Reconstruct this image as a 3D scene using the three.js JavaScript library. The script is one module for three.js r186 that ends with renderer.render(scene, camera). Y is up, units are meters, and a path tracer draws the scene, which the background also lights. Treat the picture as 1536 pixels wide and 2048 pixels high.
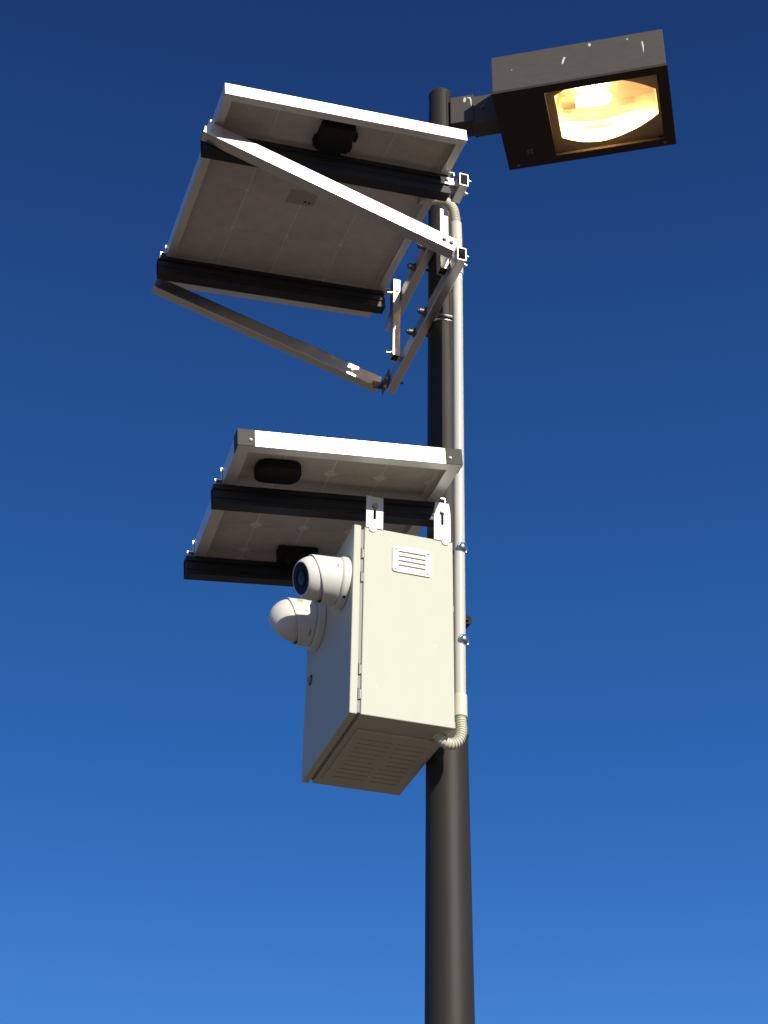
import * as THREE from 'three';
import { RoundedBoxGeometry } from 'three/addons/geometries/RoundedBoxGeometry.js';
import { mergeGeometries } from 'three/addons/utils/BufferGeometryUtils.js';
import { createNoise3D } from 'simplex-noise';

// ---------------------------------------------------------------- camera, sky, sun, exposure
// Site coordinates: origin on the pole axis at the height of the cabinet's underside. Y0 lifts them above the ground.
const Y0 = 3.235;
const V = (x, y, z) => new THREE.Vector3(x, y, z);
const scene = new THREE.Scene();
const camera = new THREE.PerspectiveCamera(2 * Math.atan(1024 / 3280) * 180 / Math.PI, 3 / 4, 0.05, 2000);
camera.position.set(-1.22674, -1.63494 + Y0, 3.37797);
camera.up.set(-0.17807, 0.83599, 0.51904);
camera.lookAt(-1.22674 + 0.25032, -1.63494 + Y0 + 0.54861, 3.37797 - 0.79773);

const SUN = V(0.188, 0.47, 1).normalize();
const skyStops = [            // elevation in degrees, linear radiance
  [-90, 0.10, 0.13, 0.17], [-1, 0.16, 0.20, 0.26], [0, 0.30, 0.38, 0.50], [5, 0.15, 0.315, 0.64], [11, 0.088, 0.272, 0.69],
  [16, 0.0585, 0.219, 0.635], [20, 0.039, 0.169, 0.53], [24.5, 0.026, 0.131, 0.435], [33.3, 0.0190, 0.089, 0.305],
  [42, 0.0145, 0.060, 0.222], [50.6, 0.0108, 0.039, 0.158], [65, 0.009, 0.031, 0.125], [90, 0.008, 0.027, 0.110]];
function skyAt(e) {
  let i = 1; while (i < skyStops.length - 1 && skyStops[i][0] < e) i++;
  const a = skyStops[i - 1], b = skyStops[i]; let t = Math.min(1, Math.max(0, (e - a[0]) / (b[0] - a[0])));
  return [1, 2, 3].map((k) => a[k] + (b[k] - a[k]) * t);
}
{
  const w = 1024, h = 512, d = new Float32Array(w * h * 4);
  for (let j = 0; j < h; j++) for (let i = 0; i < w; i++) {
    const el = ((j + 0.5) / h - 0.5) * Math.PI, az = ((i + 0.5) / w - 0.5) * 2 * Math.PI;
    const x = Math.cos(el) * Math.cos(az), y = Math.sin(el), z = Math.cos(el) * Math.sin(az);
    const c = skyAt(el * 180 / Math.PI), k = Math.max(0, x * SUN.x + y * SUN.y + z * SUN.z);
    const g = y > -0.02 ? 0.55 * Math.pow(k, 24) + 0.22 * Math.pow(k, 5) : 0;   // brighter air around the sun
    const o = (j * w + i) * 4;
    d[o] = c[0] + g * 0.9; d[o + 1] = c[1] + g * 0.85; d[o + 2] = c[2] + g * 0.75; d[o + 3] = 1;
  }
  const t = new THREE.DataTexture(d, w, h, THREE.RGBAFormat, THREE.FloatType);
  t.mapping = THREE.EquirectangularReflectionMapping; t.magFilter = THREE.LinearFilter; t.minFilter = THREE.LinearFilter; t.needsUpdate = true;
  scene.background = t; scene.environment = t;
}
const sun = new THREE.DirectionalLight(new THREE.Color().setRGB(1, 0.93, 0.78), 5);
sun.position.copy(SUN).multiplyScalar(20).add(V(0, Y0 + 0.7, 0)); sun.target.position.set(0, Y0 + 0.7, 0);
sun.castShadow = true; sun.shadow.mapSize.set(4096, 4096);
Object.assign(sun.shadow.camera, { left: -5, right: 5, top: 6, bottom: -6, near: 0.5, far: 60 });
sun.shadow.bias = -0.0004;
scene.add(sun, sun.target);

const renderer = new THREE.WebGLRenderer({ antialias: true });
renderer.setSize(768, 1024); renderer.toneMapping = THREE.LinearToneMapping; renderer.toneMappingExposure = 1;
renderer.shadowMap.enabled = true; renderer.shadowMap.type = THREE.PCFSoftShadowMap;

// ---------------------------------------------------------------- materials
let seed = 7; const rnd = () => { seed = (seed * 16807) % 2147483647; return seed / 2147483647; };
const noise = createNoise3D(rnd);
function fbm(x, y, z, n = 4) { let s = 0, a = 0.5; for (let i = 0; i < n; i++) { s += a * noise(x, y, z); x *= 2.1; y *= 2.1; z *= 2.1; a *= 0.5; } return s; }
function noiseTex(w, h, f, srgb = false, rx = 1, ry = 1) {
  const d = new Uint8Array(w * h * 4);
  for (let j = 0; j < h; j++) for (let i = 0; i < w; i++) { const c = f(i / w, j / h, i, j), o = (j * w + i) * 4; for (let k = 0; k < 3; k++) d[o + k] = Math.max(0, Math.min(255, Math.round((Array.isArray(c) ? c[k] : c) * 255))); d[o + 3] = 255; }
  const t = new THREE.DataTexture(d, w, h); t.wrapS = t.wrapT = THREE.RepeatWrapping; t.magFilter = THREE.LinearFilter; t.minFilter = THREE.LinearMipmapLinearFilter; t.generateMipmaps = true; t.repeat.set(rx, ry);
  if (srgb) t.colorSpace = THREE.SRGBColorSpace; t.needsUpdate = true; return t;
}
const lin = (r, g, b) => new THREE.Color().setRGB(r, g, b);
const mottle = noiseTex(512, 512, (u, v) => { const n = fbm(u * 5, v * 5, 3, 5); return 0.978 + 0.012 * n + (rnd() - 0.5) * 0.016; });
const dusty = noiseTex(512, 512, (u, v) => { const n = fbm(u * 6, v * 6, 9, 5), m = fbm(u * 24, v * 24, 2, 3); return 0.90 + 0.09 * n + 0.06 * m; });
const scuffR = noiseTex(256, 256, (u, v) => 0.72 + 0.22 * fbm(u * 9, v * 9, 5, 4));
const brushed = noiseTex(256, 256, (u, v) => 0.9 + 0.1 * fbm(u * 60, v * 2.5, 1, 3));
const M = {};
M.alu = new THREE.MeshStandardMaterial({ color: lin(0.69, 0.68, 0.65), metalness: 1, roughness: 0.42, roughnessMap: brushed });
M.rail = new THREE.MeshStandardMaterial({ color: lin(0.020, 0.020, 0.024), metalness: 0.3, roughness: 0.5 });
M.panelFrame = new THREE.MeshStandardMaterial({ color: lin(0.80, 0.79, 0.76), metalness: 0.55, roughness: 0.46 });
M.steel = new THREE.MeshStandardMaterial({ color: lin(0.72, 0.72, 0.72), metalness: 1, roughness: 0.3 });
M.agedSteel = new THREE.MeshStandardMaterial({ color: lin(0.42, 0.38, 0.33), metalness: 0.9, roughness: 0.4 });
M.zinc = new THREE.MeshStandardMaterial({ color: lin(0.45, 0.56, 0.66), metalness: 1, roughness: 0.28 });
M.darkSteel = new THREE.MeshStandardMaterial({ color: lin(0.16, 0.15, 0.14), metalness: 0.7, roughness: 0.5 });
M.black = new THREE.MeshStandardMaterial({ color: lin(0.006, 0.006, 0.0065), roughness: 0.8 });
M.blackCorner = new THREE.MeshStandardMaterial({ color: lin(0.032, 0.029, 0.027), roughness: 0.65 });
M.backsheet = new THREE.MeshStandardMaterial({ color: lin(0.88, 0.84, 0.78), roughness: 0.8, map: mottle });
M.cell = new THREE.MeshStandardMaterial({ color: lin(0.71, 0.64, 0.57), roughness: 0.8, map: dusty });
M.cellB = new THREE.MeshStandardMaterial({ color: lin(0.73, 0.66, 0.585), roughness: 0.8, map: dusty });
M.pvGlass = new THREE.MeshPhysicalMaterial({ color: lin(0.012, 0.015, 0.03), roughness: 0.12, clearcoat: 1, clearcoatRoughness: 0.05 });
M.label = new THREE.MeshStandardMaterial({ color: lin(0.44, 0.40, 0.33), roughness: 0.6 });
M.cabinet = new THREE.MeshPhysicalMaterial({ color: lin(0.572, 0.582, 0.50), specularIntensity: 0.5, roughness: 0.62, map: mottle });
M.cabinetInner = new THREE.MeshStandardMaterial({ color: lin(0.30, 0.30, 0.28), roughness: 0.7 });
M.white = new THREE.MeshStandardMaterial({ color: lin(0.80, 0.80, 0.77), roughness: 0.42 });
M.vent = new THREE.MeshStandardMaterial({ color: lin(0.80, 0.80, 0.78), roughness: 0.4 });
M.camWhite = new THREE.MeshPhysicalMaterial({ color: lin(0.74, 0.73, 0.69), roughness: 0.5, specularIntensity: 0.6 });
M.lensFace = new THREE.MeshPhysicalMaterial({ color: lin(0.006, 0.007, 0.010), roughness: 0.3, specularIntensity: 0.15 });
M.lensGlass = new THREE.MeshPhysicalMaterial({ color: lin(0.012, 0.018, 0.028), roughness: 0.1, specularIntensity: 0.5 });
M.yellow = new THREE.MeshStandardMaterial({ color: lin(0.72, 0.48, 0.03), roughness: 0.5 });
M.print = new THREE.MeshStandardMaterial({ color: lin(0.07, 0.07, 0.07), roughness: 0.7 });
M.pvc = new THREE.MeshStandardMaterial({ color: lin(0.58, 0.565, 0.52), roughness: 0.5, map: mottle });
{
  const t = noiseTex(64, 1024, (u, v, i, j) => { const n = 0.97 + (rnd() - 0.5) * 0.02; const on = Math.abs(u - 0.66) < 0.07 || Math.abs(u - 0.16) < 0.07; const ch = Math.floor(j / 9), dot = on && (Math.sin(ch * 12.9898) * 43758.5453 % 1 + 1) % 1 > 0.42 && j % 9 < 6 && (i * 7 + ch * 5 + (j >> 1) * 3) % 4 < 2; return dot ? [0.80, 0.70, 0.66] : [n, n, n * 0.995]; }, false, 1 / 0.0873, 1 / 0.75);
  M.pipe = new THREE.MeshStandardMaterial({ color: lin(0.58, 0.565, 0.52), roughness: 0.45, map: t });
}
M.pvcCream = new THREE.MeshStandardMaterial({ color: lin(0.66, 0.635, 0.52), roughness: 0.5 });
M.tape = new THREE.MeshStandardMaterial({ color: lin(0.85, 0.85, 0.83), roughness: 0.35 });
M.polePaint = new THREE.MeshPhysicalMaterial({ color: lin(0.030, 0.0272, 0.0238), specularIntensity: 0.5, roughness: 0.56, map: mottle });
M.housing = new THREE.MeshPhysicalMaterial({ color: lin(0.082, 0.073, 0.064), specularIntensity: 0.6, roughness: 0.8, map: mottle, roughnessMap: scuffR });
M.bezel = new THREE.MeshPhysicalMaterial({ color: lin(0.036, 0.026, 0.021), roughness: 0.7, specularIntensity: 0.6 });
M.chip = new THREE.MeshStandardMaterial({ color: lin(0.62, 0.60, 0.56), roughness: 0.8 });
M.reflector = new THREE.MeshStandardMaterial({ color: lin(0.88, 0.84, 0.76), metalness: 0.9, roughness: 0.3 });
M.skirt = new THREE.MeshStandardMaterial({ color: lin(0.14, 0.11, 0.07), metalness: 0.3, roughness: 0.5 });
M.lampGlass = new THREE.MeshPhysicalMaterial({ color: 0xffffff, transmission: 1, thickness: 0, roughness: 0.02, ior: 1.5 });
M.bulb = new THREE.MeshStandardMaterial({ color: lin(1, 0.9, 0.75), emissive: lin(1, 0.60, 0.21), emissiveIntensity: 15 });
M.socket = new THREE.MeshStandardMaterial({ color: lin(0.7, 0.66, 0.58), roughness: 0.6 });
M.cable = new THREE.MeshStandardMaterial({ color: lin(0.02, 0.018, 0.018), roughness: 0.5 });
M.concrete = new THREE.MeshStandardMaterial({ color: lin(0.36, 0.34, 0.31), roughness: 0.9 });

// ---------------------------------------------------------------- helpers
const used = {};
function numbered(n) { if (!(n in used)) { used[n] = 0; return n; } used[n]++; return `${n}_${String(used[n]).padStart(3, '0')}`; }
function thing(name, label, category, at, group) {              // a Group at the thing's base; parts are given in site coordinates
  const g = new THREE.Group(); g.name = numbered(name); g.position.set(at[0], at[1] + Y0, at[2]); g.userData = { label, category };
  if (group) g.userData.group = group;
  g.anchor = V(...at); scene.add(g); return g;
}
function part(t, name, geo, mat, parent = null, label = null) {
  let root = t; if (Array.isArray(geo)) geo = mergeGeometries(geo.map((q) => { q = q.index ? q.toNonIndexed() : q; for (const k of Object.keys(q.attributes)) if (!['position', 'normal', 'uv'].includes(k)) q.deleteAttribute(k); return q; }));
  geo.translate(-root.anchor.x, -root.anchor.y, -root.anchor.z);
  const m = new THREE.Mesh(geo, mat); m.name = name; if (label) m.userData.label = label; (parent || t).add(m); return m;
}
const box = (x0, x1, y0, y1, z0, z1, r = 0.0015) => new RoundedBoxGeometry(x1 - x0, y1 - y0, z1 - z0, 2, Math.min(r, (x1 - x0) * 0.45, (y1 - y0) * 0.45, (z1 - z0) * 0.45)).translate((x0 + x1) / 2, (y0 + y1) / 2, (z0 + z1) / 2);
function basis(p, zdir, up = V(0, 1, 0)) {                      // matrix with Z along zdir, Y near up, at p
  const z = zdir.clone().normalize(); const x = up.clone().cross(z).normalize(); const y = z.clone().cross(x);
  return new THREE.Matrix4().makeBasis(x, y, z).setPosition(p);
}
const qUp = new THREE.Quaternion();
function rod(p, q, r, seg = 16, r2 = r) {
  const d = q.clone().sub(p), L = d.length(); const g = new THREE.CylinderGeometry(r2, r, L, seg);
  qUp.setFromUnitVectors(V(0, 1, 0), d.normalize()); return g.applyQuaternion(qUp).translate(...p.clone().add(q).multiplyScalar(0.5).toArray());
}
function rectPath(w, h, r, C = THREE.Shape) {
  const s = new C(), x = -w / 2, y = -h / 2;
  s.moveTo(x + r, y); s.lineTo(x + w - r, y); s.absarc(x + w - r, y + r, r, -Math.PI / 2, 0); s.lineTo(x + w, y + h - r); s.absarc(x + w - r, y + h - r, r, 0, Math.PI / 2);
  s.lineTo(x + r, y + h); s.absarc(x + r, y + h - r, r, Math.PI / 2, Math.PI); s.lineTo(x, y + r); s.absarc(x + r, y + r, r, Math.PI, 1.5 * Math.PI); return s;
}
function tubeRect(p, q, up, w, h, t = 0.0028) {                 // hollow rectangular section from p to q; h along up
  const s = rectPath(w, h, 0.0025); s.holes.push(rectPath(w - 2 * t, h - 2 * t, 0.001, THREE.Path));
  const d = q.clone().sub(p); const g = new THREE.ExtrudeGeometry(s, { depth: d.length(), bevelEnabled: false, curveSegments: 3 });
  return g.applyMatrix4(basis(p, d, up));
}
function bolt(p, dir, r = 0.006, h = 0.006, washer = 1.6) {
  const d = dir.clone().normalize(); return [rod(p, p.clone().addScaledVector(d, 0.0018), r * washer, 18), rod(p.clone().addScaledVector(d, 0.0018), p.clone().addScaledVector(d, 0.0018 + h), r, 6)];
}
function domeBolt(p, dir, r = 0.008, washer = 1.3) {
  const d = dir.clone().normalize(); const g = new THREE.SphereGeometry(r, 20, 10, 0, Math.PI * 2, 0, Math.PI / 2).scale(1, 0.75, 1);
  qUp.setFromUnitVectors(V(0, 1, 0), d); g.applyQuaternion(qUp).translate(...p.clone().addScaledVector(d, 0.002).toArray());
  return [rod(p, p.clone().addScaledVector(d, 0.002), r * washer, 22), g];
}
function hose(points, r, pitch = 0, amp = 0, seg = 20) {        // round tube along a curve, ribbed if pitch is set
  const curve = new THREE.CatmullRomCurve3(points, false, 'centripetal'); const L = curve.getLength();
  const n = pitch ? Math.round(L / pitch) * 8 : Math.max(8, Math.round(L / 0.01)); const fr = curve.computeFrenetFrames(n, false);
  const pos = [], uv = [], idx = [];
  for (let i = 0; i <= n; i++) {
    const P = curve.getPointAt(i / n), ph = pitch ? (i % 8) / 8 : 0, rr = pitch ? r - amp * (0.5 - 0.5 * Math.cos(2 * Math.PI * ph)) ** 2 : r;
    for (let k = 0; k <= seg; k++) { const a = k / seg * 2 * Math.PI, c = Math.cos(a) * rr, s = Math.sin(a) * rr; pos.push(P.x + fr.normals[i].x * c + fr.binormals[i].x * s, P.y + fr.normals[i].y * c + fr.binormals[i].y * s, P.z + fr.normals[i].z * c + fr.binormals[i].z * s); uv.push(k / seg * 2 * Math.PI * r, i / n * L); }
  }
  for (let i = 0; i < n; i++) for (let k = 0; k < seg; k++) { const a = i * (seg + 1) + k, b = a + seg + 1; idx.push(a, a + 1, b, b, a + 1, b + 1); }
  const g = new THREE.BufferGeometry(); g.setAttribute('position', new THREE.Float32BufferAttribute(pos, 3)); g.setAttribute('uv', new THREE.Float32BufferAttribute(uv, 2)); g.setIndex(idx); g.computeVertexNormals();
  return g;
}
function bandRing(y, r, h, t, thetaStart = 0, thetaLen = Math.PI * 2) {
  return new THREE.LatheGeometry([[r, -h / 2], [r + t, -h / 2], [r + t, h / 2], [r, h / 2], [r, -h / 2]].map(([a, b]) => new THREE.Vector2(a, b)), 48, thetaStart, thetaLen).translate(0, y, 0);
}
const poleR = (y) => 0.05734 + (0.03668 - 0.05734) * (y + 1) / 3.292;
const flat = (shape, depth, bevel = 0) => new THREE.ExtrudeGeometry(shape, { depth, bevelEnabled: bevel > 0, bevelSize: bevel, bevelThickness: bevel, bevelSegments: 2, curveSegments: 8 });

// ---------------------------------------------------------------- ground (outside the frame; it throws warm light up onto the undersides)
{
  const tex = noiseTex(512, 512, (u, v) => { const n = fbm(u * 8, v * 8, 4, 5), k = rnd(); const b = 0.80 + 0.22 * n + (k - 0.5) * 0.22; return [b, b, b]; }, false, 150, 150);
  const g = new THREE.Mesh(new THREE.PlaneGeometry(900, 900).rotateX(-Math.PI / 2), new THREE.MeshStandardMaterial({ color: lin(0.178, 0.136, 0.097), roughness: 0.95, map: tex }));
  g.name = 'ground'; g.userData = { kind: 'structure', label: 'warm brown gravelly ground around the lamp pole' }; scene.add(g);
}

// ---------------------------------------------------------------- street lamp
{
  const t = thing('street_lamp', 'dark grey tapered lamp pole with a lit shoebox luminaire on top', 'street lamp', [0, -Y0, 0]);
  const yt = 2.286, yb = -Y0;
  const g = new THREE.CylinderGeometry(poleR(yt), poleR(yb), yt - yb, 72, 40).translate(0, (yt + yb) / 2, 0);
  const uv = g.attributes.uv; for (let i = 0; i < uv.count; i++) uv.setXY(i, uv.getX(i) * 0.35 * 2, uv.getY(i) * 5.5 * 1.2);
  const pole = part(t, 'pole', g, M.polePaint);
  part(t, 'pole_cap', new THREE.LatheGeometry([[0, 0.014], [0.018, 0.0125], [0.031, 0.007], [0.0362, 0.0005], [0.0376, -0.002], [0.0378, -0.012], [0.0368, -0.0125]].map(([a, b]) => new THREE.Vector2(a, b)), 48).translate(0, yt, 0), M.polePaint);
  part(t, 'base_plate', box(-0.14, 0.14, yb, yb + 0.02, -0.14, 0.14, 0.004), M.polePaint);
  for (const [sx, sz] of [[1, 1], [1, -1], [-1, 1], [-1, -1]]) part(t, 'anchor_bolt', bolt(V(sx * 0.11, yb + 0.02, sz * 0.11), V(0, 1, 0), 0.014, 0.02), M.steel);
  part(t, 'weld_seam', rod(V(0.006, 1.2, poleR(1.2) - 0.0004), V(0.006, 2.268, poleR(2.268) - 0.0004), 0.0018, 8), M.polePaint, pole);
  for (const [y, a, w, h] of [[-0.90, 0.12, 0.0016, 0.004], [-0.915, 0.12, 0.0014, 0.003], [-0.905, 0.42, 0.001, 0.003], [-0.63, -0.75, 0.002, 0.0025]])
    part(t, 'paint_chip', new THREE.SphereGeometry(1, 8, 6).scale(w, h, 0.0006).translate(0, y, poleR(y)).rotateY(a), M.chip, pole);

  // luminaire: local s along the arm, h up, -t away from the near face
  const yaw = -0.5413, ML = new THREE.Matrix4().makeRotationY(yaw).setPosition(0.08, 2.083, 0.2313), w = 0.513, l = 0.3145, h = 0.157;
  const L = (g) => g.applyMatrix4(ML);
  // arm: fitter against the pole, neck into the housing (its axis passes through the pole's)
  const tc = -l / 2;
  const arm = part(t, 'arm', [L(box(-0.152, -0.083, 0.038, 0.152, tc - 0.034, tc + 0.034, 0.003)), L(box(-0.086, 0.004, 0.028, 0.146, tc - 0.031, tc + 0.029, 0.003)), L(box(-0.083, -0.079, 0.03, 0.15, tc - 0.036, tc + 0.036, 0.001))], M.housing);
  part(t, 'bolt', bolt(V(-0.05, 0.09, tc + 0.029).applyMatrix4(ML), V(0, 0, 1).transformDirection(ML), 0.006, 0.005).map((q) => q), M.darkSteel, arm);
  const walls = [box(0, w, 0.007, h, -0.004, 0, 0.0012), box(0, w, 0.007, h, -l, -l + 0.004, 0.0012), box(0, 0.004, 0.007, h, -l + 0.004, -0.004, 0.0008), box(w - 0.004, w, 0.007, h, -l + 0.004, -0.004, 0.0008), box(0.001, w - 0.001, h - 0.004, h + 0.002, -l + 0.001, -0.001, 0.002)];
  const housing = part(t, 'housing', walls.map(L), M.housing);
  const ring = new THREE.Shape([[-0.001, 0.001], [w + 0.002, 0.001], [w + 0.002, -l - 0.002], [-0.001, -l - 0.002]].map(([a, b]) => new THREE.Vector2(a, -b)));
  ring.holes.push(new THREE.Path([[0.150, -0.026], [0.482, -0.026], [0.482, -0.288], [0.150, -0.288]].map(([a, b]) => new THREE.Vector2(a, -b))));
  const door = part(t, 'door_frame', L(flat(ring, 0.008, 0.0012).rotateX(-Math.PI / 2).translate(0, -0.0015, 0)), M.bezel);
  part(t, 'glass', L(box(0.148, 0.484, 0.0066, 0.0096, -0.29, -0.024, 0.0005)), M.lampGlass, door);
  for (const s of [0.03, w - 0.03]) part(t, 'latch_screw', L(rod(V(s, -0.006, -0.30), V(s, 0, -0.30), 0.006, 12)), M.darkSteel, door);
  for (const [a, b] of [[0, 0], [1, 0], [0, 1], [1, 1]]) part(t, 'maker_mark', L(box(0.064 + a * 0.011, 0.072 + a * 0.011, -0.0036, -0.0026, -0.262 + b * 0.012, -0.253 + b * 0.012, 0.0003)), M.darkSteel, door);
  // reflector
  const hw = [[0.176, 0.086], [0.2, 0.1], [0.235, 0.116], [0.27, 0.123], [0.30, 0.125], [0.335, 0.119], [0.37, 0.108], [0.405, 0.094], [0.44, 0.074], [0.474, 0.05]];
  { const cv = new THREE.CatmullRomCurve3(hw.map(([s, q]) => V(s, q, 0))); hw.length = 0; for (let k = 0; k <= 26; k++) { const p = cv.getPoint(k / 26); hw.push([p.x, p.y]); } }
  const loop = [...hw.map(([s, q]) => [s, tc + q]), ...hw.slice().reverse().map(([s, q]) => [s, tc - q])];
  const sk = new THREE.Shape([[0.012, -0.008], [w - 0.008, -0.008], [w - 0.008, -l + 0.008], [0.012, -l + 0.008]].map(([a, b]) => new THREE.Vector2(a, -b)));
  sk.holes.push(new THREE.Path(loop.map(([a, b]) => new THREE.Vector2(a, -b))));
  const refl = part(t, 'skirt', L(flat(sk, 0.0015).rotateX(-Math.PI / 2).translate(0, 0.026, 0)), M.skirt, housing);
  {
    const rows = [[0.0265, 0], [0.045, 0.06], [0.066, 0.18], [0.086, 0.38], [0.103, 0.66], [0.116, 1]], pos = [], idx = [], n = loop.length, cs = 0.31;   // curved side walls rising to a flat top
    for (const [hh, k] of rows) for (const [a, b] of loop) { const d = b - tc, m = Math.min(Math.abs(d), 0.047) * Math.sign(d); pos.push(cs + (a - cs) * (1 - 0.04 * k), hh, tc + d + (m - d) * k); }
    for (let i = 0; i < rows.length - 1; i++) for (let k = 0; k < n; k++) { const a = i * n + k, b = i * n + (k + 1) % n; idx.push(a, b, a + n, b, b + n, a + n); }
    const c0 = pos.length / 3; pos.push(cs, 0.116, tc); for (let k = 0; k < n; k++) idx.push((rows.length - 1) * n + k, (rows.length - 1) * n + (k + 1) % n, c0);
    let rg = new THREE.BufferGeometry(); rg.setAttribute('position', new THREE.Float32BufferAttribute(pos, 3)); rg.setIndex(idx); rg = rg.toNonIndexed(); rg.computeVertexNormals();
    rg.setAttribute('uv', new THREE.Float32BufferAttribute(new Float32Array(rg.attributes.position.count * 2), 2));
    part(t, 'reflector', L(rg), M.reflector);
  }
  const bx = 0.285, bh = 0.078;
  part(t, 'bulb', L(new THREE.CapsuleGeometry(0.019, 0.075, 8, 20).rotateZ(Math.PI / 2).translate(bx, bh, tc)), M.bulb);
  part(t, 'socket', L(rod(V(0.19, bh, tc), V(0.232, bh, tc), 0.02, 18)), M.socket);
  const lamp = new THREE.PointLight(lin(1, 0.55, 0.19), 0.22, 0, 2); lamp.castShadow = true; lamp.position.copy(V(bx, bh, tc).applyMatrix4(ML)).sub(t.anchor); lamp.shadow.radius = 1; t.add(lamp); lamp.name = 'lamp_light';
  // chips in the paint of the near face and the arm
  const chip = (s, hh, zz, pts, par) => part(t, 'paint_chip', L(flat(new THREE.Shape(pts.map(([a, b]) => new THREE.Vector2(a * 0.001, b * 0.001))), 0.0004).translate(s, hh, zz)), M.chip, par);
  chip(0.214, 0.092, 0.0001, [[-4, -14], [1, -13], [3, -5], [6, 4], [9, 13], [4, 17], [1, 8], [-2, 0]], housing);
  chip(0.296, 0.140, 0.0001, [[-4, 0], [0, -6], [3, -5], [5, 4], [2, 8], [-2, 7]], housing);
  chip(0.408, 0.137, 0.0001, [[-2, -2], [3, -1], [3, 4], [-1, 4]], housing);
  chip(0.452, 0.090, 0.0001, [[0, -24], [2, -10], [3, 8], [1, 27], [-2, 30], [-3, 18], [-1, 0]], housing);
  chip(0.06, 0.09, 0.0001, [[-1, -2], [2, -1], [1, 3]], housing);
  chip(-0.106, 0.131, tc + 0.0341, [[-4, -8], [2, -10], [5, -1], [4, 10], [-1, 12], [-4, 4]], arm);
  chip(-0.088, 0.122, tc + 0.0341, [[2, -22], [5, -16], [4, 4], [2, 17], [-9, 20], [-11, 16], [-3, 12], [-1, 0]], arm);
}

// ---------------------------------------------------------------- solar panels (built in their own tilted frame)
function panelMatrix(p0, yaw, roll, tilt) {
  return new THREE.Matrix4().makeRotationY(yaw).multiply(new THREE.Matrix4().makeRotationZ(roll)).multiply(new THREE.Matrix4().makeRotationX(tilt)).setPosition(...p0);
}
const MU = panelMatrix([-0.07, 1.6718, 0.4032], 0.0206, 0.0951, 0.0325);
const MLo = panelMatrix([-0.08, 0.6265, 0.347], -0.0411, 0.0924, 0.0677);
const X = (M4) => (g) => g.applyMatrix4(M4);
function octagon(w, l, c) { const a = w / 2, b = l / 2; return new THREE.Shape([[-a + c, -b], [a - c, -b], [a, -b + c], [a, b - c], [a - c, b], [-a + c, b], [-a, b - c], [-a, -b + c]].map(([x, y]) => new THREE.Vector2(x, y))); }
function solarPanel(label, M4, w, l, hf, fl, us, vs, cut, gap, mats = [M.backsheet, M.cell, M.cellB]) {
  const at = V(0, 0, 0).applyMatrix4(M4).toArray(), t = thing('solar_panel', label, 'solar panel', at, null), T = X(M4), back = hf - 0.009;
  // frame: four mitred rails, each a wall with a return flange underneath
  const e = 0.0016, member = (len) => { const s = new THREE.Shape([[0, 0], [fl, 0], [fl, 0.0018], [e, 0.0018], [e, hf - 0.006], [0.011, hf - 0.006], [0.011, hf], [0, hf]].map(([a, b]) => new THREE.Vector2(a, b))); const g = new THREE.ExtrudeGeometry(s, { depth: len, bevelEnabled: false });
    const p = g.attributes.position; for (let i = 0; i < p.count; i++) { const z = p.getZ(i), x = p.getX(i); p.setZ(i, z < len / 2 ? z + x : z - x); } g.computeVertexNormals(); return g; };
  const near = member(w).applyMatrix4(new THREE.Matrix4().makeBasis(V(0, 0, -1), V(0, 1, 0), V(1, 0, 0))).translate(-w, 0, 0);
  const far = member(w).applyMatrix4(new THREE.Matrix4().makeBasis(V(0, 0, 1), V(0, 1, 0), V(-1, 0, 0))).translate(0, 0, -l);
  const right = member(l).applyMatrix4(new THREE.Matrix4().makeBasis(V(-1, 0, 0), V(0, 1, 0), V(0, 0, -1))).translate(0, 0, 0);
  const left = member(l).applyMatrix4(new THREE.Matrix4().makeBasis(V(1, 0, 0), V(0, 1, 0), V(0, 0, 1))).translate(-w, 0, -l);
  for (const g of [near, far, right, left]) part(t, 'frame_rail', T(g), M.panelFrame);
  const sheet = part(t, 'backsheet', T(box(-w + 0.003, -0.003, back, back + 0.0012, -l + 0.003, -0.003, 0.0003)), mats[0]);
  part(t, 'front_glass', T(box(-w + 0.004, -0.004, back + 0.0016, back + 0.006, -l + 0.004, -0.004, 0.0005)), M.pvGlass);
  for (let i = 0; i < us.length - 1; i++) for (let k = 0; k < vs.length - 1; k++) {
    const cw = us[i + 1] - us[i] - gap, cl = vs[k + 1] - vs[k] - gap * 0.4;
    const g = flat(octagon(cw, cl, cut), 0.0003).rotateX(Math.PI / 2).translate(-(us[i] + us[i + 1]) / 2, back - 0.0002, -(vs[k] + vs[k + 1]) / 2);
    const uv = g.attributes.uv; for (let q = 0; q < uv.count; q++) uv.setXY(q, uv.getX(q) * 3 + i * 0.37, uv.getY(q) * 3 + k * 0.29);
    part(t, 'cell', T(g), (i * 3 + k) % 2 ? mats[1] : mats[2], sheet);
  }
  return { t, T, sheet, back };
}
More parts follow.
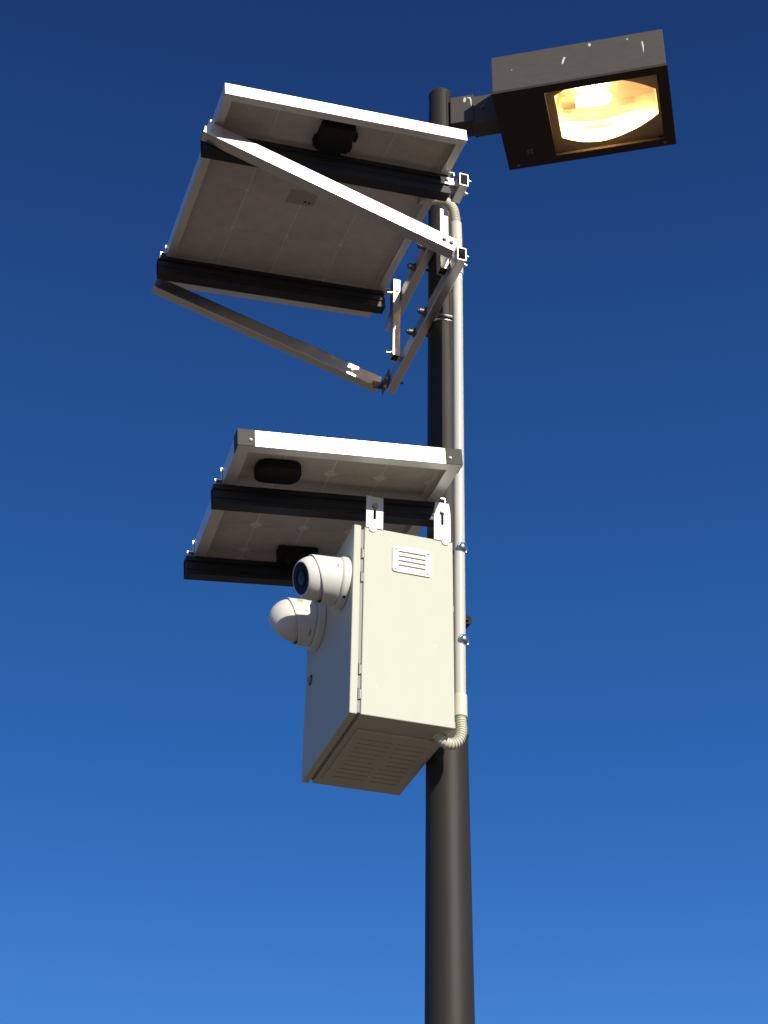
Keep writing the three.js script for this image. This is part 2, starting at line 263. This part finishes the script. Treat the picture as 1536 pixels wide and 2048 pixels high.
{
  const { t, T, sheet, back } = solarPanel('larger solar panel on the aluminium arm frame below the lit lamp, seen from beneath', MU, 0.6794, 0.8288, 0.0365, 0.024,
    [0.026, 0.187, 0.353, 0.517, 0.654], [0.045, 0.213, 0.379, 0.546, 0.712, 0.80], 0.006, 0.0024);
  const jb = part(t, 'junction_box', [T(box(-0.397, -0.303, -0.006, back - 0.0006, -0.135, -0.047, 0.004)), T(box(-0.404, -0.296, -0.002, back - 0.004, -0.13, -0.105, 0.003)), T(box(-0.30, -0.292, 0.0, 0.018, -0.09, -0.065, 0.003)), T(box(-0.385, -0.318, -0.003, 0.018, -0.148, -0.133, 0.003))], M.black);
  for (const s of [-0.372, -0.335]) part(t, 'cable_gland', T(rod(V(s, 0.012, -0.13), V(s, 0.012, -0.163), 0.008, 12)), M.black, jb);
  part(t, 'cable', [T(hose([V(-0.372, 0.012, -0.16), V(-0.374, 0.015, -0.19), V(-0.33, 0.02, -0.215), V(-0.2, 0.02, -0.22), V(-0.10, 0.018, -0.225), V(-0.05, 0.016, -0.25)], 0.003)), T(hose([V(-0.335, 0.012, -0.16), V(-0.333, 0.015, -0.185), V(-0.28, 0.02, -0.20), V(-0.16, 0.02, -0.208), V(-0.05, 0.016, -0.235)], 0.003))], M.cable);
  const lb = part(t, 'rating_label', T(box(-0.40, -0.317, back - 0.0011, back - 0.0006, -0.40, -0.342, 0.0002)), M.label, sheet);
  for (const [a, b] of [[-0.345, -0.385], [-0.332, -0.388]]) part(t, 'stamp', T(box(a - 0.004, a + 0.004, back - 0.0015, back - 0.0012, b - 0.005, b + 0.005, 0.0001)), M.print, sheet);
}
{
  const w = 0.548, l = 0.68, hf = 0.042;
  const { t, T, sheet, back } = solarPanel('smaller solar panel with black plastic frame corners, fixed above the grey cabinet', MLo, w, l, hf, 0.030,
    [0.032, 0.161, 0.287, 0.413, 0.520], [0.036, 0.153, 0.298, 0.443, 0.588, 0.645], 0.017, 0.003);
  for (const [x, z, sx, sz] of [[0, 0, 1, 1], [-w, 0, -1, 1], [0, -l, 1, -1], [-w, -l, -1, -1]]) {   // corner caps wrap the frame by a millimetre
    const a = 0.0015, c = 0.041, bx = (p, q) => [Math.min(p, q), Math.max(p, q)];
    const [x0, x1] = bx(x + sx * a, x - sx * c), [z0, z1] = bx(z + sz * a, z + sz * -0.0004), [xx0, xx1] = bx(x + sx * a, x - sx * 0.0004), [zz0, zz1] = bx(z - sz * 0.0006, z - sz * c);
    const cap = part(t, 'frame_corner', [T(box(x0, x1, -0.0008, hf + 0.0012, z0, z1, 0.0007)), T(box(xx0, xx1, -0.0008, hf + 0.0012, zz0, zz1, 0.0007)), T(box(...bx(x + sx * 0.001, x - sx * 0.02), hf + 0.0002, hf + 0.0018, ...bx(z + sz * 0.001, z - sz * 0.02), 0.0005))], M.blackCorner);
    part(t, 'rivet', domeBolt(V(x - sx * 0.03, hf * 0.36, z + sz * a).applyMatrix4(MLo), V(0, 0, sz).transformDirection(MLo), 0.0034, 1.1), M.white, cap);
  }
  const s = rectPath(0.108, 0.074, 0.028);
  part(t, 'junction_box', T(flat(s, 0.022, 0.002).rotateX(Math.PI / 2).translate(-0.422, back - 0.002, -0.142)), M.black);
  part(t, 'junction_box', T(box(-0.330, -0.222, -0.006, back - 0.0006, -0.5785, -0.540, 0.005)), M.black);
  part(t, 'cable', T(hose([V(-0.31, 0.0, -0.541), V(-0.312, -0.012, -0.534), V(-0.305, -0.022, -0.538), V(-0.297, -0.020, -0.552), V(-0.295, -0.012, -0.565)], 0.002)), M.cable);
}

// ---------------------------------------------------------------- rails and clamps shared by both mounts
function railGeo(len, h = 0.062, d = 0.036) {                   // profile in (z, y), extruded along x
  const s = new THREE.Shape([[0, 0], [0, -0.012], [-0.005, -0.014], [-0.005, -0.022], [0, -0.024], [0, -0.036], [-0.003, -0.038], [-0.003, -0.043], [0, -0.045], [0, -h], [-d, -h], [-d, 0]].map(([z, y]) => new THREE.Vector2(-z, y)));
  s.holes.push(new THREE.Path([[-0.008, -0.004], [-0.008, -h + 0.004], [-d + 0.004, -h + 0.004], [-d + 0.004, -0.004]].map(([z, y]) => new THREE.Vector2(-z, y))));
  return new THREE.ExtrudeGeometry(s, { depth: len, bevelEnabled: false }).applyMatrix4(new THREE.Matrix4().makeBasis(V(0, 0, -1), V(0, 1, 0), V(1, 0, 0)));
}
function endClamp(t, T, M4, x, sx, z, hf) {                     // Z-shaped clamp holding the frame down onto a rail end
  const b = (a0, a1, y0, y1) => box(Math.min(x + sx * a0, x + sx * a1), Math.max(x + sx * a0, x + sx * a1), y0, y1, z - 0.030, z + 0.001, 0.0006);
  const c = part(t, 'end_clamp', [T(b(-0.008, 0.004, hf + 0.0006, hf + 0.0036)), T(b(0.0012, 0.0042, 0.012, hf + 0.002)), T(b(0.0012, 0.019, 0.010, 0.013)), T(b(0.016, 0.019, 0.0005, 0.012))], M.alu);
  part(t, 'bolt', bolt(V(x + sx * 0.010, 0.013, z - 0.014).applyMatrix4(M4), V(0, 1, 0).transformDirection(M4), 0.004, 0.005, 1.4), M.steel, c);
}
{ // upper mount: two rails, two cantilever arms on the pole, struts and diagonal braces
  const t = thing('panel_mounting_frame', 'bare aluminium arm frame with diagonal braces carrying the larger solar panel', 'mounting frame', [-0.056, 1.32, 0]);
  const T = X(MU), w = 0.6794, hf = 0.0365;
  for (const [v, rh] of [[0.145, 0.066], [0.690, 0.061]]) {
    const r = part(t, 'rail', T(railGeo(w + 0.022, rh).translate(-w - 0.022, -0.0006, -v)), M.rail);
    endClamp(t, T, MU, -w, -1, -v, hf);
  }
  for (const v of [0.145, 0.690]) endClamp(t, T, MU, 0, 1, -v, hf);
  const up = V(0, 1, 0);
  const a1 = part(t, 'upper_arm', [tubeRect(V(-0.056, 1.593, -0.325), V(-0.056, 1.593, 0.10), up, 0.026, 0.044), tubeRect(V(-0.056, 1.593, 0.264), V(-0.056, 1.593, 0.335), up, 0.026, 0.044)], M.alu);
  const a2 = part(t, 'lower_arm', tubeRect(V(-0.056, 1.345, -0.305), V(-0.056, 1.345, 0.308), up, 0.026, 0.044), M.alu);
  part(t, 'strut', tubeRect(V(-0.083, 1.338, 0.232), V(-0.083, 1.553, 0.232), V(0, 0, 1), 0.026, 0.03), M.alu);
  part(t, 'strut', tubeRect(V(-0.083, 1.357, -0.185), V(-0.083, 1.645, -0.185), V(0, 0, 1), 0.024, 0.03), M.alu);
  const brace = (p, q, h, d, zd) => part(t, 'brace', tubeRect(p, q, V(0, 0, 1), h, d), M.alu);
  const b1 = brace(V(-0.770, 1.590, 0.289), V(-0.072, 1.372, 0.289), 0.046, 0.034);
  const b2 = brace(V(-0.776, 1.590, -0.362), V(-0.076, 1.389, -0.362), 0.044, 0.030);
  for (const x of [-0.105, -0.085]) part(t, 'bolt', bolt(V(x, 1.383 - (x + 0.105) * 0.312, 0.306), V(0, 0, 1), 0.0045, 0.004, 1.5), M.darkSteel, b1);
  part(t, 'bolt', bolt(V(-0.752, 1.584, 0.306), V(0, 0, 1), 0.0045, 0.004, 1.5), M.steel, b1);
  // angle brackets between rails, braces and arms
  part(t, 'angle_bracket', [T(box(-0.026, 0.014, -0.036, -0.012, -0.1449, -0.1419, 0.0006)), T(box(0.011, 0.014, -0.036, -0.012, -0.175, -0.1449, 0.0006))], M.alu);
  part(t, 'bolt', bolt(V(-0.008, -0.024, -0.1419).applyMatrix4(MU), V(0, 0, 1).transformDirection(MU), 0.0035, 0.003, 1.5), M.darkSteel);
  part(t, 'angle_bracket', [box(-0.100, -0.0695, 1.360, 1.386, -0.3445, -0.3415, 0.0006), box(-0.0722, -0.0694, 1.338, 1.386, -0.3415, -0.272, 0.0006)], M.darkSteel);
  for (const [y, z] of [[1.36, -0.285], [1.336, -0.295]]) part(t, 'bolt', bolt(V(-0.0724, y, z), V(-1, 0, 0), 0.005, 0.006, 1.5), M.steel, a2);
  for (const [y, z] of [[1.352, -0.28], [1.334, -0.262]]) part(t, 'bolt', [rod(V(-0.043, y, z), V(-0.03, y, z), 0.0032, 8), ...bolt(V(-0.043, y, z), V(1, 0, 0), 0.0055, 0.005, 1.4)], M.darkSteel, a2);
  for (const [y, z] of [[1.356, 0.29], [1.336, 0.278]]) part(t, 'bolt', [rod(V(-0.043, y, z), V(-0.031, y, z), 0.003, 8), ...bolt(V(-0.043, y, z), V(1, 0, 0), 0.005, 0.004, 1.4)], M.steel, a2);
  for (const [y, z] of [[1.604, 0.322], [1.582, 0.296]]) part(t, 'bolt', [rod(V(-0.043, y, z), V(-0.032, y, z), 0.003, 8), ...bolt(V(-0.043, y, z), V(1, 0, 0), 0.005, 0.004, 1.4)], M.steel, a1);
  for (const [y, z] of [[1.60, -0.185], [1.372, -0.185]]) part(t, 'bolt', [rod(V(-0.096, y, z), V(-0.109, y, z), 0.003, 8), ...bolt(V(-0.096, y, z), V(-1, 0, 0), 0.0055, 0.005, 1.5)], M.steel);
  part(t, 'bolt', domeBolt(V(-0.083, 1.598, -0.170), V(0, 0, 1), 0.005, 1.5), M.steel);
  // U-bolts round the pole, threads and nuts on the arms' outer side
  for (const [y, a] of [[1.593, a1], [1.348, a2]]) {
    const r = poleR(y) + 0.005, pts = [V(-0.092, y, -r), V(-0.05, y, -r), V(0, y, -r)];
    for (let k = 1; k < 8; k++) pts.push(V(Math.sin(k / 8 * Math.PI) * r, y, -Math.cos(k / 8 * Math.PI) * r)); pts.push(V(0, y, r), V(-0.05, y, r), V(-0.092, y, r));
    const u = part(t, 'u_bolt', hose(pts, 0.0045, 0, 0, 12), M.darkSteel);
    for (const s of [-1, 1]) part(t, 'nut', [...bolt(V(-0.0692, y, s * r), V(-1, 0, 0), 0.0095, 0.009, 1.45), rod(V(-0.08, y, s * r), V(-0.088, y, s * r), 0.009, 6)], M.darkSteel, u);
  }
  part(t, 'pole_band', [bandRing(1.356, poleR(1.356) + 0.0006, 0.007, 0.0016), bandRing(1.344, poleR(1.344) + 0.0006, 0.007, 0.0016)], M.alu);
}
{ // lower mount: two rails on the cabinet's lugs
  const t = thing('panel_rail_mount', 'pair of aluminium rails with end clamps between grey cabinet and smaller solar panel', 'mounting rails', [-0.2, 0.56, 0.14]);
  const T = X(MLo), w = 0.548, hf = 0.042;
  for (const v of [0.190, 0.580]) {
    part(t, 'rail', T(railGeo(w + 0.022 + 0.004, 0.0515, 0.036).translate(-w - 0.022, -0.0008, -v)), M.rail);
    endClamp(t, T, MLo, -w, -1, -v, hf); endClamp(t, T, MLo, 0, 1, -v, hf);
  }
}

// ---------------------------------------------------------------- cabinet
{
  const t = thing('equipment_cabinet', 'light grey steel equipment cabinet strapped to the lamp pole', 'cabinet', [-0.165, 0, 0]);
  const x0 = -0.277, x1 = -0.0525, z0 = -0.2015, z1 = 0.1990;
  const body = part(t, 'body', box(x0, x1, 0, 0.5, z0, z1, 0.0025), M.cabinet);
  part(t, 'gasket_lip', box(-0.2862, -0.2765, 0.006, 0.494, z0 + 0.006, z1 - 0.006, 0.001), M.cabinetInner);
  const door = part(t, 'door', box(-0.304, -0.2855, -0.001, 0.501, z0 - 0.001, z1 + 0.001, 0.003), M.cabinet);
  for (const y of [0.425, 0.36, 0.115, 0.052]) part(t, 'hinge', [rod(V(-0.2815, y - 0.014, 0.1935), V(-0.2815, y + 0.014, 0.1935), 0.0038, 12), box(-0.2825, -0.2765, y - 0.012, y + 0.012, 0.188, 0.1965, 0.0005)], M.darkSteel, door);
  const lock = part(t, 'lock', [rod(V(-0.304, 0.251, -0.149), V(-0.3075, 0.251, -0.149), 0.0135, 28)], M.darkSteel, door);
  part(t, 'lock_core', [rod(V(-0.3072, 0.251, -0.149), V(-0.311, 0.251, -0.149), 0.0095, 24)], M.steel, door);
  part(t, 'key_slot', box(-0.3118, -0.3108, 0.2445, 0.2575, -0.1505, -0.1475, 0.0002), M.black, door);
  // louvre plate on the side
  {
    const W = 0.097, H = 0.071, cx = -0.158, cy = 0.4235, s = rectPath(W, H, 0.007);
    for (let k = 0; k < 4; k++) { const y = 0.0205 - k * 0.0128, p = new THREE.Path(), hw = 0.0335, hh = 0.0021; p.moveTo(-hw, y - hh); p.lineTo(hw, y - hh); p.absarc(hw, y, hh, -Math.PI / 2, Math.PI / 2); p.lineTo(-hw, y + hh); p.absarc(-hw, y, hh, Math.PI / 2, 1.5 * Math.PI); s.holes.push(p); }
    const plate = part(t, 'vent_plate', flat(s, 0.0024, 0.0006).translate(cx, cy, z1 + 0.0008), M.vent);
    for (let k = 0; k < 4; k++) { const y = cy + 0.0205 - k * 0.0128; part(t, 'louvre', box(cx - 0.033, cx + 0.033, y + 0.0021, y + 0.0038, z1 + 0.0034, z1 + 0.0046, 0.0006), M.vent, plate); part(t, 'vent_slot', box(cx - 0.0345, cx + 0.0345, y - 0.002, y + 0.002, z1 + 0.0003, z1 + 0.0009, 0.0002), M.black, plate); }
    for (const [a, b] of [[-1, -1], [-1, 1], [1, -1], [1, 1]]) part(t, 'screw', domeBolt(V(cx + a * 0.0405, cy + b * 0.0275, z1 + 0.0038), V(0, 0, 1), 0.0028, 1.05), M.steel, plate);
  }
  // light scuffs in the paint of the side
  for (const [x, y, a, l2, w2] of [[-0.212, 0.476, -0.85, 0.018, 0.0016], [-0.10, 0.205, 0.4, 0.007, 0.0010], [-0.24, 0.075, 1.2, 0.010, 0.0008]])
    part(t, 'paint_scuff', flat(new THREE.Shape([[-l2 / 2, 0], [-l2 * 0.2, w2 / 2], [l2 * 0.3, w2 * 0.4], [l2 / 2, 0], [l2 * 0.1, -w2 / 2], [-l2 * 0.3, -w2 * 0.3]].map(([p, q]) => new THREE.Vector2(p, q))), 0.0002).rotateZ(a).translate(x, y, z1 + 0.0001), M.vent, body);
  // slotted vent plate in the underside, two columns of slots round a plain centre
  {
    const xa = -0.262, xb = -0.066, za = -0.158, zb = 0.126, s = new THREE.Shape([[xa, za], [xb, za], [xb, zb], [xa, zb]].map(([a, b]) => new THREE.Vector2(a, b)));
    const rows = 10; for (let k = 0; k < rows; k++) {
      const z = 0.088 - k * 0.0242, mid = k === 4 || k === 5; for (const [p, q] of mid ? [[-0.243, -0.178], [-0.142, -0.086]] : [[-0.243, -0.168], [-0.152, -0.084]]) {
        const h = new THREE.Path(), hh = 0.0030; h.moveTo(p, z - hh); h.lineTo(q, z - hh); h.absarc(q, z, hh, -Math.PI / 2, Math.PI / 2); h.lineTo(p, z + hh); h.absarc(p, z, hh, Math.PI / 2, 1.5 * Math.PI); s.holes.push(h);
      }
    }
    const g = flat(s, 0.004, 0.0012).rotateX(Math.PI / 2); g.scale(1, 1, 1);
    part(t, 'bottom_vent', g.translate(0, -0.0014, 0), M.cabinet);
    part(t, 'filter_mat', box(xa + 0.006, xb - 0.006, -0.0011, -0.0004, za + 0.006, zb - 0.006, 0.0002), M.black);
  }
  // mounting lugs on both sides with bolts through to the panel rails
  for (const [cx, yt, tilt, hole] of [[-0.2535, 0.588, 0, 1], [-0.080, 0.608, 0, 0]]) for (const sd of [1, -1]) {
    const s = new THREE.Shape(), w = 0.0212; const nx = hole ? -0.004 : 0.008, tp = hole ? 1 : 0.82; s.moveTo(-w, 0.4985); s.lineTo(nx - 0.009, 0.4985); s.absarc(nx, 0.4965, 0.009, Math.PI, 2 * Math.PI); s.lineTo(nx + 0.009, 0.4985); s.lineTo(w, 0.4985); s.lineTo(w, yt - 0.03); s.lineTo(w * tp, yt); s.lineTo(-w * tp, yt); s.lineTo(-w, yt - 0.03);
    const sl = new THREE.Path(), sy = yt - 0.062; sl.moveTo(-0.0036, sy); sl.absarc(0, sy, 0.0036, Math.PI, 2 * Math.PI); sl.lineTo(0.0036, sy + 0.03); sl.absarc(0, sy + 0.03, 0.0036, 0, Math.PI); s.holes.push(sl);
    const zf = sd > 0 ? z1 + 0.0005 : z0 - 0.0035;
    const lug = part(t, 'mounting_lug', flat(s, 0.0024, 0.0003).translate(cx, 0, zf), M.white);
    const by = yt - 0.028, zo = sd > 0 ? zf + 0.0028 : zf;
    part(t, 'lug_bolt', [...bolt(V(cx, by, zo), V(0, 0, sd), 0.0062, 0.007, 1.25), rod(V(cx, by, zo), V(cx, by, sd > 0 ? 0.157 : -0.247), 0.0042, 10)], M.agedSteel, lug);
  }
  // back plate and clamps round the pole
  part(t, 'back_plate', box(-0.0515, -0.0475, 0.03, 0.47, -0.035, 0.035, 0.0006), M.darkSteel);
  for (const [y, sg] of [[0.405, 1], [0.085, 0]]) {
    const b = part(t, 'pole_clamp', bandRing(y, poleR(y) + 0.0005, 0.016, 0.0012), M.darkSteel);
    if (sg) part(t, 'clamp_screw', [rod(V(poleR(y) + 0.006, y, -0.02), V(poleR(y) + 0.006, y, 0.010), 0.0125, 22), rod(V(poleR(y) + 0.004, y, 0.010), V(poleR(y) + 0.004, y, 0.016), 0.0055, 6)], M.black, b);
  }
}

// ---------------------------------------------------------------- turret cameras on the cabinet door
function turret(label, at, look, slant, extra) {
  const t = thing('security_camera', label, 'security camera', at); const P = V(...at);
  const MB = basis(P, V(-1, 0, 0), V(0, 1, 0)), B = X(MB);
  const lathe = (pts, seg = 56) => new THREE.LatheGeometry(pts.map(([r, h]) => new THREE.Vector2(r, h)), seg).rotateX(Math.PI / 2);
  part(t, 'mounting_base', B(lathe([[0, 0], [0.062, 0], [0.0632, 0.002], [0.0632, 0.014], [0.0618, 0.0185], [0.0585, 0.0205], [0.056, 0.0205], [0.056, 0.024]])), M.camWhite);
  // collar whose rim is cut at a slant
  const n = 56, rows = 14, pos = [], uv = [], idx = [], sl = slant.clone().normalize();
  const ex = V(1, 0, 0).transformDirection(MB), ey = V(0, 1, 0).transformDirection(MB), sx = sl.dot(ex), sy = sl.dot(ey);
  for (let j = 0; j <= rows + 4; j++) for (let k = 0; k <= n; k++) {
    const a = k / n * 2 * Math.PI, rim = 0.075 + 0.020 * (Math.cos(a) * sx + Math.sin(a) * sy); let hh, r;
    const prof = (h) => 0.0590 - 0.055 * Math.max(0, h - 0.03);
    if (j === 0) { hh = 0.0225; r = 0.054; } else if (j <= rows) { const q = (j - 1) / (rows - 1); hh = 0.0225 + (rim - 0.0225) * q; r = prof(hh); } else { const q = (j - rows) / 4; hh = rim + 0.0004 - 0.008 * q; r = prof(rim) - 0.0012 - 0.0016 * q; }
    pos.push(Math.cos(a) * r, Math.sin(a) * r, hh); uv.push(k / n, hh * 5);
  }
  for (let j = 0; j < rows + 4; j++) for (let k = 0; k < n; k++) { const a = j * (n + 1) + k, b = a + n + 1; idx.push(a, a + 1, b, b, a + 1, b + 1); }
  const cg = new THREE.BufferGeometry(); cg.setAttribute('position', new THREE.Float32BufferAttribute(pos, 3)); cg.setAttribute('uv', new THREE.Float32BufferAttribute(uv, 2)); cg.setIndex(idx); cg.computeVertexNormals();
  const collar = part(t, 'collar', B(cg), M.camWhite);
  const C = V(0, 0, 0.078).applyMatrix4(MB), ME = basis(C, look, V(0, 1, 0)), E = X(ME);
  const R = 0.0537, cut = 0.0345, sph = []; for (let k = 0; k <= 22; k++) { const a = -Math.PI / 2 + k / 22 * (Math.PI / 2 + Math.asin((cut - 0.002) / R)); sph.push([Math.max(0, R * Math.cos(a)), R * Math.sin(a)]); }
  const rf = Math.sqrt(R * R - cut * cut);
  const eye = part(t, 'eyeball', E(lathe([...sph, [rf - 0.0004, cut - 0.0006], [rf - 0.0018, cut], [rf - 0.0026, cut - 0.0012]])), M.camWhite);
  part(t, 'lens_face', E(lathe([[0, cut - 0.0012], [rf - 0.0026, cut - 0.0012], [rf - 0.0024, cut - 0.003]].reverse())), M.lensFace, eye);
  part(t, 'lens_ring', E(lathe([[0.0185, cut - 0.001], [0.0185, cut + 0.0014], [0.0215, cut + 0.0014], [0.022, cut - 0.001]])), M.black, eye);
  part(t, 'lens', E(lathe([[0, cut + 0.0010], [0.008, cut + 0.0006], [0.015, cut - 0.0004], [0.0183, cut - 0.0008]].reverse())), M.lensGlass, eye);
  extra && extra(t, B, MB, collar, eye, E);
}
turret('white turret camera on the cabinet door with its dark lens facing out', [-0.3042, 0.372, 0.132], V(-0.94, -0.30, 0.16), V(0.0, 1, 0.30), (t, B, MB, collar) => {
  part(t, 'screw_hole', B(rod(V(0, 0, 0), V(0, 0, 0.0012), 0.0042, 12).rotateX(0).applyMatrix4(basis(V(0.030, -0.0545, 0.009), V(0.5, -0.87, 0)).multiply(new THREE.Matrix4()))), M.black, collar);
  part(t, 'print_mark', B(box(0.0575, 0.0592, 0.005, 0.016, 0.033, 0.0345, 0.0002)), M.print, collar);
});
turret('white turret camera in shade on the cabinet door, turned away, yellow sticker on top', [-0.3042, 0.372, -0.084], V(-0.50, -0.50, -0.71), V(0.0, 0.95, 0.30), (t, B, MB, collar) => {
  const q = (a, h, w, hh, mat, nm) => { const pts = [], u = [], id = [], N = 6; for (let j = 0; j <= N; j++) for (let k = 0; k <= N; k++) { const aa = a + (k / N - 0.5) * w, z = h + (j / N - 0.5) * hh, r = 0.0590 - 0.055 * Math.max(0, z - 0.03) + 0.0005; pts.push(Math.cos(aa) * r, Math.sin(aa) * r, z); u.push(k / N, j / N); } for (let j = 0; j < N; j++) for (let k = 0; k < N; k++) { const s = j * (N + 1) + k; id.push(s, s + 1, s + N + 1, s + 1, s + N + 2, s + N + 1); } const g = new THREE.BufferGeometry(); g.setAttribute('position', new THREE.Float32BufferAttribute(pts, 3)); g.setAttribute('uv', new THREE.Float32BufferAttribute(u, 2)); g.setIndex(id); g.computeVertexNormals(); part(t, nm, B(g), mat, collar); };
  q(Math.PI * 0.215, 0.064, 0.24, 0.013, M.yellow, 'sticker');
  q(Math.PI * 0.02, 0.052, 0.02, 0.010, M.print, 'print_mark');
  q(-Math.PI * 0.28, 0.034, 0.30, 0.0022, M.print, 'print_mark');
});

// ---------------------------------------------------------------- conduit down the pole
{
  const t = thing('cable_conduit', 'pale grey plastic conduit with ribbed hose ends running down beside the pole', 'conduit', [-0.02, 0.02, 0.15]);
  const z = 0.15, top = V(-0.0100, 1.400, z), bot = V(-0.0205, 0.105, z);   // stands off the pole on clips
  const pipe = part(t, 'pipe', hose([bot, bot.clone().lerp(top, 0.33), bot.clone().lerp(top, 0.66), top], 0.0139, 0, 0, 32), M.pipe);
  part(t, 'coupling', [rod(V(-0.0209, 0.056, z), V(-0.0204, 0.112, z), 0.0166, 32, 0.0162), rod(V(-0.0205, 0.111, z), V(-0.0204, 0.1135, z), 0.0162, 32, 0.0145)], M.pvcCream);
  part(t, 'hose', hose([V(-0.0210, 0.060, z), V(-0.0188, 0.036, z), V(-0.0200, 0.014, z + 0.001), V(-0.0285, -0.006, z + 0.002), V(-0.0450, -0.0165, z + 0.002), V(-0.0630, -0.0135, z + 0.002), V(-0.0760, -0.002, z + 0.002), V(-0.081, 0.012, z + 0.002)], 0.0138, 0.0062, 0.0032, 24), M.pvcCream);
  part(t, 'tape', rod(V(-0.0100, 1.392, z), V(-0.0098, 1.425, z), 0.0142, 28, 0.0125), M.tape);
  part(t, 'coupling', [rod(V(-0.0100, 1.415, z), V(-0.0125, 1.605, z), 0.0165, 32)], M.pvc);
  part(t, 'hose', hose([V(-0.0118, 1.595, z), V(-0.0135, 1.63, z), V(-0.0200, 1.662, z), V(-0.036, 1.685, z - 0.003), V(-0.058, 1.692, z - 0.008), V(-0.085, 1.6885, z - 0.012), V(-0.12, 1.682, z - 0.015)], 0.0138, 0.0062, 0.003, 24), M.pvcCream);
  for (const y of [0.515, 0.256]) {
    const c = part(t, 'conduit_clip', [box(-0.058, -0.028, y - 0.008, y + 0.008, z - 0.0165, z - 0.0142, 0.0005), box(-0.030, 0.0005, y - 0.008, y + 0.008, z - 0.0165, z - 0.0142, 0.0005), box(-0.002, 0.0005, y - 0.008, y + 0.008, z - 0.0165, z + 0.006, 0.0005)], M.zinc);
    part(t, 'bolt', domeBolt(V(-0.0145, y, z + 0.0125), V(0.22, -0.28, 1), 0.0118, 1.18), M.zinc, c);
  }
}

scene.traverse((o) => { if (o.isMesh) { o.castShadow = true; o.receiveShadow = true; } });
renderer.render(scene, camera);
